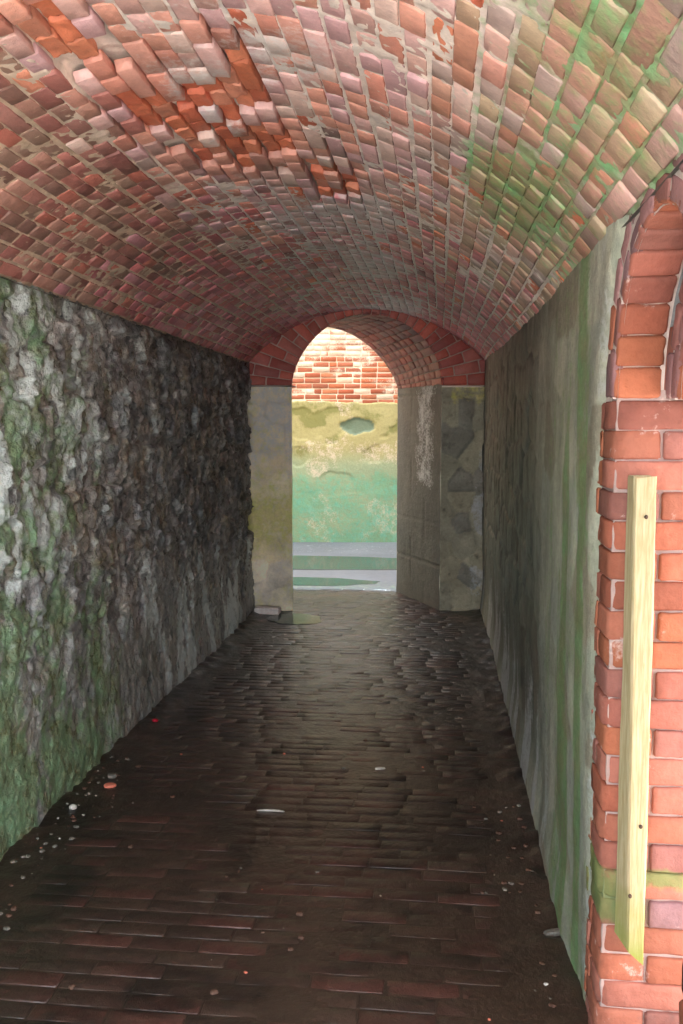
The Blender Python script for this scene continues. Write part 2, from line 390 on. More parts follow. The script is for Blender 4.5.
# jamb: face towards the camera and return along the tunnel wall; u runs from the tunnel wall round the corner
def MJ(sgn, yf):
    def f(u, z, h):     # u<0 : return on the tunnel wall, u>0 : reveal face
        u = np.asarray(u, float); z = np.asarray(z, float)*1.; h = np.broadcast_to(h, u.shape)
        c = .012
        t = np.clip((u+c)/(2*c), 0, 1)*math.pi/2
        face = u > c; ret = u < -c
        x = np.where(face, XR+u, np.where(ret, XR, XR+c*(1-np.cos(t))))
        y = np.where(face, 0, np.where(ret, -u, c*(1-np.sin(t))))
        nx = np.where(face, 0, np.where(ret, -1, -np.cos(t))); ny_ = np.where(face, -1, np.where(ret, 0, -np.sin(t)))
        return np.stack([x+nx*h, yf+sgn*(y+ny_*h), z], -1)
    return f
COURSE = .0695
def jamb(sgn, yf):
    M = MJ(sgn, yf)
    uu = np.concatenate([np.linspace(-.8, -.014, 20), np.linspace(-.012, .012, 5), np.linspace(.02, .62, 34)])
    zz = np.linspace(-.03, ARC_Z+.02, 150)
    UU, ZZ = np.meshgrid(uu, zz, indexing='ij')
    P = M(UU, ZZ, -.006-.006*fbm(UU*30, ZZ*30, 4, 2))
    mk = dmask(P); B.grid(P, lin(172, 152, 146), mk)
    nr = 23
    for k in range(nr):
        z0 = ARC_Z-(nr-k)*COURSE
        if z0 < -.05: continue
        sag = RNG.uniform(-.002, .002)
        def course(u0, u1, c, h=0):
            def MM(u, v, hh): return M(u, v+.010*np.sin(np.asarray(u)*0+k)*0-.03*np.maximum(0, -np.asarray(u))*0, hh)
            B.brick(MM, u0, u1, z0+.0022+sag, z0+COURSE-.0022+RNG.uniform(-.002, .001), c, dmask, h=h+RNG.uniform(-.003, .003), e=.0045, r=.0016, nu=9, nv=5, d=.02)
        ret = -.135-RNG.uniform(0, .02) if k % 2 else -.10-RNG.uniform(0, .02)
        # return bricks
        pale = 470 < 0
        if k % 2:
            course(-.175, ret-.006, pick(P_door)); a = .108
            course(ret+.004, a, pick(P_door))
        else:
            course(-.175, -.118, pick(P_door)); a = .205
            course(-.112, a, pick(P_door))
        while a < .6:
            w = (.205 if (RNG.rand() < .45) else .102)
            deep = 0
            if z0 < .42 < z0+COURSE+.03 and a < .2: deep = -.018
            course(a+.006, min(a+w, .62), pick(P_door if RNG.rand() < .75 else P_purp), deep); a += w
jamb(1, YF); jamb(-1, ARC_Y-ARC_R)
B.build('jamb', M_door, door)
# arch: two orders, the inner one springs lower and stands forward of the first
def MA(R, zc, x0):
    def f(th, w, h):    # th from the far springing, w along X, h towards the opening
        th = np.asarray(th, float)
        return np.stack([x0+np.asarray(w)*1., ARC_Y+(R-h)*np.cos(th), zc+(R-h)*np.sin(th)], -1)
    return f
def MRing(x, zc):       # the ring's face on a plane x = const, v is the radius
    def f(th, v, h):
        th = np.asarray(th, float)
        return np.stack([x-h+0*th, ARC_Y+v*np.cos(th), zc+v*np.sin(th)], -1)
    return f
B = Rel()
def order(R, zc, x0, x1, ring, nrings, ths=0., pal=P_door):
    M = MA(R, zc, x0); th = np.linspace(ths, math.pi-ths, 60); ww = np.linspace(0, x1-x0, 12)
    T, Wd = np.meshgrid(th, ww, indexing='ij')
    B.grid(M(T, Wd, -.009-.004*fbm(T*9, Wd*30, 2, 2)), lin(200, 184, 176), np.array([0, .3, 0.]))
    MR = MRing(x0, zc); rr = np.linspace(R-.002, R+ring, 12)
    T, Rr = np.meshgrid(th, rr, indexing='ij')
    B.grid(MR(T, Rr, -.008-.004*fbm(T*9, Rr*30, 2, 2)), lin(204, 188, 182), np.array([0, .35, 0.]))
    n = int(round((math.pi-2*ths)*R/.073)); dt = (math.pi-2*ths)/n
    for i in range(n):
        a, b = ths+i*dt+.002/R, ths+(i+1)*dt-.0025/R
        w = 0
        j = 0
        while w < x1-x0-.03:
            wl = .112 if (x1-x0) < .15 or (i+j) % 2 else .2
            w1 = min(w+wl, x1-x0)
            B.brick(M, a, b, w+.001, w1-.008, pick(pal), dmask, h=RNG.uniform(-.003, .004), e=.005, eu=.005/R, ev=.006, r=.002, nu=6, nv=6, d=.02); w = w1; j += 1
    for q in range(nrings):
        r0 = R+.004+q*(ring/nrings); r1 = R+(q+1)*(ring/nrings)-.008
        nn = int(round((math.pi-2*ths)*(r0+r1)/2/(.072 if nrings == 1 else .115))); dt = (math.pi-2*ths)/nn
        for i in range(nn):
            a, b = ths+i*dt+.004/R, ths+(i+1)*dt-.004/R
            B.brick(MR, a, b, r0, r1, pick(P_purp if RNG.rand() < .75 else pal), dmask, h=RNG.uniform(-.002, .003), e=.004, eu=.005/R, ev=.005, r=.0015, nu=5, nv=4, d=.02)
order(ARC_R, ARC_Z, XR+.001, XR+.113, RING, 2)
order(ARC_R-.10, ARC_Z-.005, XR+.113, XD, .10, 2, pal=P_purp+P_door)
gy = np.linspace(ARC_Y-.62, ARC_Y+.9, 60)
g = np.array([[[XR+.004, y, max(z, (ARC_Z+math.sqrt(max(0, (ARC_R+.02)**2-(y-ARC_Y)**2))) if abs(y-ARC_Y) < ARC_R+.02 else z)] for z in np.linspace(ARC_Z-.02, 1.99, 12)] for y in gy])
B.grid(g, lin(196, 184, 176), np.array([.2, .3, .05]))
B.build('arch', M_door, door)
B = Rel()
# outer leaf of the side wall over and beside the doorway (its outdoor face)
g = []
th = np.linspace(0, math.pi, 40)
pr = [(ARC_Y+(ARC_R+.01), z) for z in np.linspace(-.04, ARC_Z, 12)]+[(ARC_Y+(ARC_R+.01)*math.cos(t), ARC_Z+(ARC_R+.01)*math.sin(t)) for t in th[1:-1]]+[(ARC_Y-ARC_R-.01, z) for z in np.linspace(ARC_Z, -.04, 12)]
g = np.array([[[XD, y, z] for y, z in pr], [[XD, ARC_Y+(2.6 if y > ARC_Y else -2.6)*(1 if abs(y-ARC_Y) > ARC_R*.7 else abs(y-ARC_Y)/ARC_R/.7), (2.3 if z > 1.0 else z*2.3)] for y, z in pr]])
B.grid(g, lin(190, 110, 90), np.zeros(3))
B.build('outer_face', M_door, door)

# --- end wall, its skewed passage and brick arch ------------------------------
NXL, NXR, NZ, NRISE = -1.205, .01, 1.862, .575
FXL, FXR, FZ, FRISE = -1.79, -.39, 1.875, .56
YFAR = 8.33
def yfar(x): return YFAR+(x+.4)*.12
def mp(P): return np.stack([np.zeros(P.shape[:-1]), np.full(P.shape[:-1], .2), np.full(P.shape[:-1], .15)], -1)
def endmask(P):
    x, z = P[..., 0], P[..., 2]; n = fbm(x*5, z*4, 3, 3)
    left = x < -.6
    g = np.where(left, .38+.30*S(.4, .7, z)*S(1.3, .8, z), .12+.35*S(1.55, 1.8, z)*(x > .08))
    ef = np.where(left, .34+.2*S(1., 1.5, z), .12+.4*S(.2, .3, x)*S(1.5, 1.2, z)*S(.5, .6, n))
    dk = np.where(left, .0, .36)
    return np.stack([g, ef, dk], -1)
B = Builder()
xs = np.arange(XL-.12, XR+.13, .014); zs = np.arange(-.04, NZ+.001, .014)
XX, ZZ = np.meshgrid(xs, zs, indexing='ij')
for lo_, hi_ in ((XL-.12, NXL), (NXR, XR+.13)):
    xs = np.linspace(lo_, hi_, 32); XX, ZZ = np.meshgrid(xs, zs, indexing='ij')
    f1, f2, cid = voronoi(XX/.17+1.3, ZZ/.19, 21); ed = S(0, .18, f2-f1)
    fade = S(hi_, hi_-.05, XX) if hi_ < 0 else S(lo_, lo_+.05, XX)
    D = (.018*ed+.02*(cid-.5)+.024*(fbm(XX*10, ZZ*10, 2, 4)-.5)-.012)*fade
    C = wall_colour(cid, fbm(XX*9, ZZ*9, 6, 3), arr((246, 232, 196), (236, 220, 184), (250, 238, 210), (232, 220, 200)) if hi_ < 0 else arr((166, 160, 138), (178, 170, 144), (150, 146, 132)))
    if hi_ < 0: k = S(1.0, 1.5, ZZ+.3*cid)[..., None]*.6; C = C*(1-k)+k*lin(246, 226, 200)
    P = np.stack([XX, yend(XX)-D, ZZ], -1); B.grid(P, C, endmask(P))
    P = np.array([[[x, yend(x)+d, NZ] for d in (-.02, .3)] for x in np.linspace(lo_, hi_, 12)]); B.grid(P, lin(150, 130, 120), np.zeros(3))
# reveals (ashlar blocks) and top strip over the arch
for a, b in (((NXR, NXR), (FXR, FXR)), ((NXL, NXL), (FXL, FXL))):
    n0, n1_ = a[0], b[0]
    ts = np.linspace(0, 1, 50); zz = np.linspace(-.04, 1.875, 130)
    TT, ZZ = np.meshgrid(ts, zz, indexing='ij')
    x = n0+(n1_-n0)*TT; y = yend(n0)+(yfar(n1_)-yend(n0))*TT
    j = np.minimum(np.abs((ZZ/.36) % 1-.5)*2, 1); joint = S(.97, 1., j)
    kk = np.floor(ZZ/.36+.5); jv = S(.02, 0, np.abs(TT-(.35+.3*(kk % 2))))
    D = -.012*np.maximum(joint, jv)+.008*(fbm(TT*12, ZZ*9, 3, 4)-.5)
    sg = -1 if n0 > -.5 else 1
    P = np.stack([x+sg*D, y, ZZ], -1)
    C = (lin(88, 86, 80)*np.ones(P.shape))*(.7+.6*fbm(TT*5, ZZ*4, 9, 3))[..., None]
    m = endmask(P); m[..., 2] = .22; m[..., 0] = .08; m[..., 1] = .15+.35*S(.0, .3, TT)*S(.7, .4, TT)*S(.9, 1.1, ZZ)
    B.grid(P, C, m)
end = B.build('wall_end', M_pier)
tag(end, 'end wall with two stone piers under a red brick arch', 'wall', kind='structure')

def near_arc(t, r):   # t: 0 = right springing, pi = left; r>=0 distance outward from the opening's edge
    cx = (NXL+NXR)/2; a = (NXR-NXL)/2
    px, pz = cx+a*np.cos(t), NZ+NRISE*np.where(np.cos(t) < 0, np.abs(np.sin(t))**1.2, np.sin(t))
    nx, nz = np.cos(t)/a, np.sin(t)/NRISE; l = np.hypot(nx, nz)
    x = px+nx/l*r; return x, pz+nz/l*r
def far_arc(t):
    cx = (FXL+FXR)/2; a = (FXR-FXL)/2
    return cx+a*np.cos(t), FZ+FRISE*np.abs(np.sin(t))**1.5
def MN(t, r, h):
    x, z = near_arc(t, r); return np.stack([x, yend(x)-h, z], -1)
def MS(t, w, h):      # soffit, w = 0 near .. 1 far
    xn, zn = near_arc(t, 0); xf, zf = far_arc(t); w = np.asarray(w)
    x = xn+(xf-xn)*w; z = zn+(zf-zn)*w; y = yend(xn)+(yfar(xf)-yend(xn))*w
    return np.stack([x-np.cos(t)*h, y, z-np.sin(t)*h], -1)
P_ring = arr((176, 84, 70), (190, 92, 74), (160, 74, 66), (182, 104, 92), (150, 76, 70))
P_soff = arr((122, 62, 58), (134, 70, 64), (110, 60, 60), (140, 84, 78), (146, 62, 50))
def rm(P): return np.broadcast_to(np.array([.02, .16, .1]), P.shape)
B = Builder()
t = np.linspace(0, math.pi, 90); r = np.linspace(-.002, .55, 26)
T, Rr = np.meshgrid(t, r, indexing='ij'); P = MN(T, Rr, -.010); P[..., 2] = np.minimum(P[..., 2], 2.62)
B.grid(P, lin(176, 150, 138), np.array([0, .2, .1]))
n = 27; dt = math.pi/n
for i in range(n):
    tc = (i+.5)*dt
    # length of the voussoir: out to the vault or the side wall
    L = 0
    while L < .6:
        x, z = near_arc(tc, L)
        if z > vz(x, 7.4)+.015 or x < XL or x > XR+.005: break
        L += .01
    a, b = i*dt+.006, (i+1)*dt-.006
    r0 = .0; q = 0
    while r0 < L:
        ln = (.11 if (i+q) % 2 and q == 0 else .21); r1 = min(r0+ln, L+.03)
        if r1-r0 > .03:
            B.brick(MN, a, b, r0+(.001 if q == 0 else .005), r1-.006, pick(P_ring), rm, h=.002+RNG.uniform(-.003, .003), e=.005, eu=.008, ev=.005, r=.0015, nu=4, nv=4)
        r0 = r1; q += 1
T, Wd = np.meshgrid(t, np.linspace(0, 1, 20), indexing='ij')
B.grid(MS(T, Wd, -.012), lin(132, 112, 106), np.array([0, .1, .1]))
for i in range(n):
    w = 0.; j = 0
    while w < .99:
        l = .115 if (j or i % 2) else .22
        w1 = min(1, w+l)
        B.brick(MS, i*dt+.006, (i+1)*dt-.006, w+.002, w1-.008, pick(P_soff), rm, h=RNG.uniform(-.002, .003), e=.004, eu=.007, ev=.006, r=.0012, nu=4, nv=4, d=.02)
        w = w1; j += 1
ringo = B.build('brick_arch', M_vault, end)
ringo['label'] = 'red brick arch ring over the end opening'
# unseen courtyard side of the end wall, built high to dim the courtyard
B = Builder()
tt = np.concatenate([[-.01], t, [math.pi+.01]])
xf, zf = far_arc(t)
inner = np.array([[FXR, yfar(FXR), -.04]]+[[a, yfar(a), b] for a, b in zip(xf, zf)]+[[FXL, yfar(FXL), -.04]])
outer = np.array([[3.2, yfar(3.2), -.04]]+[[-1.0+4.2*math.cos(k), yfar(-1.+4.2*math.cos(k)), 1.6+4.6*math.sin(k)] for k in t]+[[-5.2, yfar(-5.2), -.04]])
B.grid(np.stack([inner, outer]), lin(160, 150, 130), np.array([.3, .3, .1]))
of = B.build('courtyard_face', M_pier, end)

# --- floor --------------------------------------------------------------------
B = Builder()
def MF(u, v, h):
    u = np.asarray(u, float); v = np.asarray(v, float)*1.
    return np.stack([u, v+.02*(vn(u*1.5, v*.6, 4)-.5), h-.010*np.abs(u+.58)**2+.006*np.sin(v*2.1+u)], -1)
P_floor = arr((64, 46, 40), (60, 44, 38), (70, 48, 42), (56, 44, 38), (62, 48, 40), (66, 52, 44), (76, 48, 42))
def fmask(P):
    x, y = P[..., 0], P[..., 1]
    n = fbm(x*4, y*4, 7, 3)
    side = S(-.35, -.05, x)*S(2.6, 3.4, y)+S(-1.0, -1.3, x)  # darker sides; the strip on the right paints in its shadow
    return np.stack([.1+.15*S(5.8, 7, y), .06+.14*S(.35, .0, np.minimum(x-XL, XR-x)), np.clip(.18+.3*side+.35*S(.5, .65, n), 0, 1)], -1)
xs = np.arange(XL-.06, XR+.14, .022); ys = np.arange(Y0, 8.42, .022)
XX, YY = np.meshgrid(xs, ys, indexing='ij')
silt = fbm(XX*5, YY*5, 2, 3)
side = S(.30, .0, np.minimum(XX-XL, XR-XX))
P = MF(XX, YY, -.0022+.006*(silt-.5)+.045*side*side*fbm(XX*16, YY*16, 5, 3))
# silt over bricks: colour of mud
B.grid(P, lin(58, 46, 38)*(.6+.8*fbm(XX*20, YY*20, 5, 3))[..., None], fmask(P))
y = Y0; k = 0
while y < 8.36:
    w = .066
    x = XL+.0-RNG.uniform(0, .2)
    while x < XR:
        l = .205
        a, b = max(x, XL-.03), min(x+l-.006, XR+.02)
        if b-a > .03:
            near = y > 1.6
            B.brick(MF, a, b, y+.002, y+w-.004, pick(P_floor), fmask, h=RNG.uniform(-.0022, .0), e=.003, r=.0005, drop=.4, tilt=.0012, nu=5, nv=4, d=.02)
        x += l
    y += w+.003; k += 1
# ground the rest of the way: outdoors behind the camera and beyond the side doorway
tag(B.build('floor', M_floor), 'dark wet brick paving of the passage floor', 'floor', kind='structure')

B = Builder()  # unseen outdoor ground, added pale to bounce sunlight up to the vault
for x0, x1, y0, y1 in ((-8, 9, -12, Y0), (XD-.62+.0, 9, Y0, 5)):
    g = np.array([[[x, y, -.03] for y in np.linspace(y0, y1, 12)] for x in np.linspace(max(x0, XR+.1) if y1 > 0 else x0, x1, 12)])
    g[..., 2] = -.02+.012*fbm(g[..., 0], g[..., 1], 0, 2)
    B.grid(g, lin(196, 190, 178), np.array([.1, .3, .1]))
tag(B.build('ground', M_pave), 'unseen pale paved ground outside the passage, added to bounce sunlight in', 'ground', kind='structure')

# --- courtyard ---------------------------------------------------------------
def ycw(x): return 11.85+(x+1.25)*.11
B = Builder()
xs = np.arange(-4.6, 2.6, .025); zs = np.arange(-.04, 1.99, .0145)
XX, ZZ = np.meshgrid(xs, zs, indexing='ij')
lip = 1.865+.035*(fbm(XX*5, XX*0, 3, 3)-.5)*2
hole = np.maximum(np.hypot((XX+1.08)/.20, (ZZ-1.555)/.105), 0)+.5*(fbm(XX*9, ZZ*9, 2, 3)-.5)
D = .030+.014*(fbm(XX*5, ZZ*5, 3, 4)-.5)-.05*S(lip-.006, lip+.006, ZZ)-.035*S(1.15, .9, hole)
flake = S(.57, .60, fbm(XX*2.2, ZZ*2.6, 9, 3))*S(.5, 1., ZZ); D -= .012*flake
P = np.stack([XX, ycw(XX)-D, ZZ], -1)
n = fbm(XX*2.5, ZZ*2.5, 3, 4)
C = lin(152, 168, 140)*np.ones(P.shape)
kup = S(1.0, 1.35, ZZ+.35*(n-.5))[..., None]
C = C*(1-kup)+lin(170, 164, 118)*kup
cr = S(.62, .6, np.abs(XX*0+fbm(XX*3, ZZ*3, 33, 2)-.0))*0
C = np.where((hole < 1.05)[..., None], lin(112, 132, 116), C)
m = np.stack([(.62+.5*(fbm(XX*4, ZZ*4, 41, 4)-.5))*S(1.25, .75, ZZ+.5*(n-.5)), .30*S(.5, .65, n)+.15+.2*S(.25, .1, ZZ), .42*S(1.05, 1.3, ZZ)*S(.40, .6, fbm(XX*3, ZZ*5, 8, 3))+.1+.25*flake], -1)
m = np.where((hole < 1.05)[..., None], np.array([.1, .1, .1]), m)
B.grid(P, C, m)
def MC(u, v, h):
    u = np.asarray(u, float); return np.stack([u, ycw(u)-h, np.asarray(v)*1.], -1)
xs = np.linspace(-4.6, 2.6, 200); zs = np.linspace(1.8, 4.3, 80); XX, ZZ = np.meshgrid(xs, zs, indexing='ij')
B.grid(MC(XX, ZZ, -.006+.006*fbm(XX*10, ZZ*10, 2, 2)), lin(232, 214, 198), np.array([0, .5, 0.]))
P_cw = arr((166, 90, 60), (174, 98, 66), (156, 82, 58), (178, 112, 82), (160, 96, 74))
P_cww = arr((206, 186, 170), (198, 168, 148), (208, 194, 180))
def cm(P):
    z = P[..., 2]; n = fbm(P[..., 0]*3, z*8, 3, 3)
    return np.stack([z*0, .22+.35*S(2.35, 2.7, z)+.3*S(.5, .7, n), z*0], -1)  # whiter upwards: whitewash plus painted-in brightness from the sky
k = 0; z = 1.83
while z < 4.25:
    x = -4.6+(.1 if k % 2 else 0)+RNG.uniform(-.01, .01)
    while x < 2.5:
        l = .21 if RNG.rand() < .75 else .105
        wt = .12+.30*S(2.2, 2.8, z)+.25*(fbm(x*2, z*5, 5, 2)-.5)  # more pale bricks higher up: whitewash, with daylight from above painted in
        B.brick(MC, x+.006, x+l-.006, z+.006, z+.062, pick(P_cww if RNG.rand() < wt else P_cw), cm, h=.006+RNG.uniform(-.005, .005), e=.006, nu=4, nv=4, d=.015)
        x += l
    z += .070; k += 1
tag(B.build('wall_far', M_court), 'sunlit courtyard wall, turquoise algae below and flaking whitewashed brick above', 'wall', kind='structure')
g = []
for x, sg in ((-3.3, 1), (1.0, -1)):  # unseen tall side walls, added to cut the sky light in the courtyard
    yy = np.linspace(8.2, 12.2, 60); zz = np.linspace(-.04, 5.4, 60); Yg, Zg = np.meshgrid(yy, zz, indexing='ij')
    B2 = Builder(); B2.grid(np.stack([x+sg*.03*fbm(Yg*4, Zg*4, 3, 3), Yg, Zg], -1), lin(176, 150, 128), np.stack([.6*S(1.6, .6, Zg), .3+0*Zg, .1+0*Zg], -1))
    tag(B2.build('wall_shade_left' if x < 0 else 'wall_shade_right', M_court), 'unseen tall side wall added to dim the courtyard', 'wall', kind='structure')
B = Builder()
xs = np.arange(-5., 3., .05); ys = np.arange(8.36, 12.3, .03)
XX, YY = np.meshgrid(xs, ys, indexing='ij')
P = np.stack([XX, YY, .0+.012*(fbm(XX*2, YY*2.5, 3, 4)-.5)+.012*S(10.7, 11.4, YY)], -1)
B.grid(P, lin(112, 118, 130)*(.8+.4*fbm(XX*2, YY*3, 6, 3))[..., None], np.stack([.15+.3*S(9.2, 8.6, YY), .12+.2*S(10.6, 10.9, YY), .12+0*XX], -1))
tag(B.build('courtyard_floor', M_pave), 'pale grey courtyard paving beyond the end opening', 'floor', kind='structure')

# ------------------------------------------------------------------ puddles
m, nt, b = nodes('puddle_water'); b.inputs['Base Color'].default_value = (*lin(120, 140, 135), 1)
b.inputs['Roughness'].default_value = .06; b.inputs['IOR'].default_value = 1.33; b.inputs['Transmission Weight'].default_value = .8
bp = N(nt, 'ShaderNodeBump'); bp.inputs['Strength'].default_value = .12; bp.inputs['Distance'].default_value = .004
nt.links.new(noise(nt, 9, 3), bp.inputs['Height']); nt.links.new(bp.outputs[0], b.inputs['Normal']); M_water = m
def puddle(cx, cy, rx, ry, z, seed, label):
    n = 56; V = []; F = []
    for k in range(n):
        a = 2*math.pi*k/n
        s = .75+.5*float(fbm(math.cos(a)*1.6+seed, math.sin(a)*1.6+5, seed, 3))
        V.append((rx*s*math.cos(a), ry*s*math.sin(a), 0))
    for k in range(n): V.append((V[k][0]*1.03, V[k][1]*1.03, -.008))
    V.append((0, 0, 0)); c = len(V)-1
    for k in range(n):
        j = (k+1) % n; F.append((c, k, j)); F.append((k, n+k, n+j, j))
    me = bpy.data.meshes.new('puddle'); me.from_pydata(V, [], F); me.update(); me.materials.append(M_water)
    o = bpy.data.objects.new('puddle', me); o.location = (cx, cy, z); COL.objects.link(o)
    tag(o, label, 'puddle'); return o
puddle(-1.45, 10.1, 1.6, .50, .005, 2, 'long shallow puddle mirroring the turquoise wall in the courtyard')
puddle(-1.3, 8.75, .75, .24, .004, 5, 'small puddle on the paving just beyond the end opening')
puddle(-1.12, 6.98, .22, .20, .004, 9, 'dark puddle on the brick floor by the pale pier')

# ------------------------------------------------------------- small objects
def pyobj(name, V, F, mat, parent=None, smooth=False, loc=(0, 0, 0)):
    me = bpy.data.meshes.new(name); me.from_pydata([tuple(v) for v in V], [], F); me.update(); me.materials.append(mat)
    me.polygons.foreach_set('use_smooth', [smooth]*len(me.polygons))
    o = bpy.data.objects.new(name, me); COL.objects.link(o); o.location = loc; o.parent = parent; return o

# wooden batten on the jamb: rings of a worn rectangular section, slanting lower end
m, nt, b = nodes('pale_timber')
g1 = noise(nt, 30, 6, .6, stretch=(6, 6, .35)); g2 = noise(nt, 7, 5, .6)
geo = N(nt, 'ShaderNodeTexCoord'); sx = N(nt, 'ShaderNodeSeparateXYZ'); nt.links.new(geo.outputs['Object'], sx.inputs[0])
c = mix(nt, mth(nt, 'MULTIPLY', mth(nt, 'SUBTRACT', g1, .4), 3., clamp=True), lin(160, 148, 108), lin(190, 182, 150))
lowf = mth(nt, 'MULTIPLY', mth(nt, 'SUBTRACT', .30, sx.outputs[2]), 1.9, clamp=True)
alg = mth(nt, 'MULTIPLY', mth(nt, 'ADD', mth(nt, 'SUBTRACT', g2, .62), lowf), 2.2, clamp=True)
c = mix(nt, alg, c, lin(134, 142, 66))
st1 = mth(nt, 'MULTIPLY', mth(nt, 'SUBTRACT', noise(nt, 18, 5, .7, stretch=(3, 3, .6)), .58), 6., clamp=True)
c = mix(nt, mth(nt, 'MULTIPLY', st1, .6), c, lin(138, 128, 72))
nt.links.new(c, b.inputs['Base Color']); b.inputs['Roughness'].default_value = .75
bp = N(nt, 'ShaderNodeBump'); bp.inputs['Strength'].default_value = .5; bp.inputs['Distance'].default_value = .003
nt.links.new(g1, bp.inputs['Height']); nt.links.new(bp.outputs[0], b.inputs['Normal']); M_wood = m
V, F = [], []
NS = 40
def section(t):      # t 0 bottom .. 1 top
    xl = .443+(.4285-.443)*t; xr = .482+(.478-.482)*t
    bl = .424+(.424-.424)*t
    c = .004
    return [(xl+c, 2.047), (xr-c, 2.047), (xr, 2.047+c), (xr+.001, 2.101-c), (xr-c, 2.101), (bl+c, 2.101), (bl, 2.101-c), (xl-.001, 2.047+c+.001)]
for k in range(NS+1):
    t = k/NS
    for i, (x, y) in enumerate(section(t)):
        wob = .0004*math.sin(k*1.7+i)+.0007*math.sin(k*.35+i*2)
        zb = .262 + max(0, (.481-x))*.9
        zt = 1.395+(.003 if i % 3 else -.002)
        V.append((x+wob-.45, y-2.075, (zb*(1-t)+zt*t)-.26))
for k in range(NS):
    for i in range(8):
        j = (i+1) % 8; F.append((k*8+i, k*8+j, (k+1)*8+j, (k+1)*8+i))
F.append(tuple(range(7, -1, -1))); F.append(tuple(NS*8+i for i in range(8)))
bat = pyobj('wooden_batten', V, F, M_wood, smooth=False, loc=(.45, 2.075, .26))
tag(bat, 'long pale wooden batten, green at its slanting foot, nailed upright to the brick doorway', 'wooden batten')
M_rust = plain('rusted_iron', (44, 34, 26), (84, 60, 40), 200, .7)
for x, z in ((.456, 1.308), (.465, .597), (.446, .430)):
    V, F = [], []
    for r_, d in ((.0001, -.003), (.003, -.0028), (.0042, -.0015), (.0042, .001)):
        for k in range(10):
            a = 2*math.pi*k/10; V.append((r_*math.cos(a), d, r_*1.15*math.sin(a)))
    for q in range(3):
        for k in range(10): F.append((q*10+k, q*10+(k+1) % 10, (q+1)*10+(k+1) % 10, (q+1)*10+k))
    pyobj('nail_head', V, F, M_rust, bat, True, (x-.45, 2.046-2.075, z-.26))['label'] = 'dark rusty nail head'

def stone_mesh(name, mat, sx, sy, sz, seed, lump=.25, nu=14, nv=9, box=0.):
    V, F = [], []
    for j in range(nv+1):
        ph = math.pi*j/nv
        for i in range(nu):
            th = 2*math.pi*i/nu
            d = np.array([math.sin(ph)*math.cos(th), math.sin(ph)*math.sin(th), math.cos(ph)])
            if box: d = np.sign(d)*np.abs(d)**(1-box)
            k = 1+lump*(float(fbm(d[0]*1.3+seed, d[1]*1.3+seed*2, d[2]*1.3, 3))-.5)*2
            V.append((d[0]*sx*k, d[1]*sy*k, max(d[2]*sz*k+sz*.8, 0)))
    for j in range(nv):
        for i in range(nu): F.append((j*nu+i, (j+1)*nu+i, (j+1)*nu+(i+1) % nu, j*nu+(i+1) % nu))
    me = bpy.data.meshes.new(name); me.from_pydata(V, [], F); me.update(); me.materials.append(mat)
    me.polygons.foreach_set('use_smooth', [box == 0]*len(me.polygons)); return me
def place(name, me, loc, rz, label, cat, group=None):
    o = bpy.data.objects.new(name, me); COL.objects.link(o); o.location = loc; o.rotation_euler = (0, 0, rz)
    return tag(o, label, cat, group)
def floorz(x, y):
    p = MF(np.array([x]), np.array([y]), np.array([0.]))[0][2]
    s = float(S(.30, .0, min(x-XL, XR-x)))
    return p-.004+max(0, -.003+.045*s*s*float(fbm(x*16, y*16, 5, 3)))
# the loose pale brick by the pier: a worn, chipped block with an arris and a frog-less top
V, F = [], []
nx, ny_, nz_ = 10, 5, 4
def bk(a, b, c_):
    p = np.array([a*.105, b*.05, .03+c_*.03]); k = (abs(a) > .99)+(abs(b) > .99)+(abs(c_) > .99)
    if k > 1: p -= np.array([np.sign(a)*.005*(abs(a) > .99), np.sign(b)*.005*(abs(b) > .99), np.sign(c_)*.005*(abs(c_) > .99)])
    p += (np.array([float(vn(a*3+q*9, b*3, c_*3)) for q in range(3)])-.5)*.006
    p[2] = max(p[2], 0); return p
idx = {}
def vid(i, j, k):
    if (i, j, k) not in idx:
        idx[(i, j, k)] = len(V); V.append(bk(2*i/nx-1, 2*j/ny_-1, 2*k/nz_-1))
    return idx[(i, j, k)]
for i in range(nx):
    for j in range(ny_):
        F.append((vid(i, j, 0), vid(i, j+1, 0), vid(i+1, j+1, 0), vid(i+1, j, 0))); F.append((vid(i, j, nz_), vid(i+1, j, nz_), vid(i+1, j+1, nz_), vid(i, j+1, nz_)))
for i in range(nx):
    for k in range(nz_):
        F.append((vid(i, 0, k), vid(i+1, 0, k), vid(i+1, 0, k+1), vid(i, 0, k+1))); F.append((vid(i, ny_, k), vid(i, ny_, k+1), vid(i+1, ny_, k+1), vid(i+1, ny_, k)))
for j in range(ny_):
    for k in range(nz_):
        F.append((vid(0, j, k), vid(0, j, k+1), vid(0, j+1, k+1), vid(0, j+1, k))); F.append((vid(nx, j, k), vid(nx, j+1, k), vid(nx, j+1, k+1), vid(nx, j, k+1)))
M_pale = plain('pale_fired_brick', (242, 232, 226), (228, 212, 204), 40, .7)
lb = pyobj('loose_brick', V, F, M_pale, smooth=False, loc=(-1.39, 7.17, floorz(-1.39, 7.17))); lb.rotation_euler.z = -.08
tag(lb, 'loose pale brick lying at the foot of the left stone pier', 'brick')

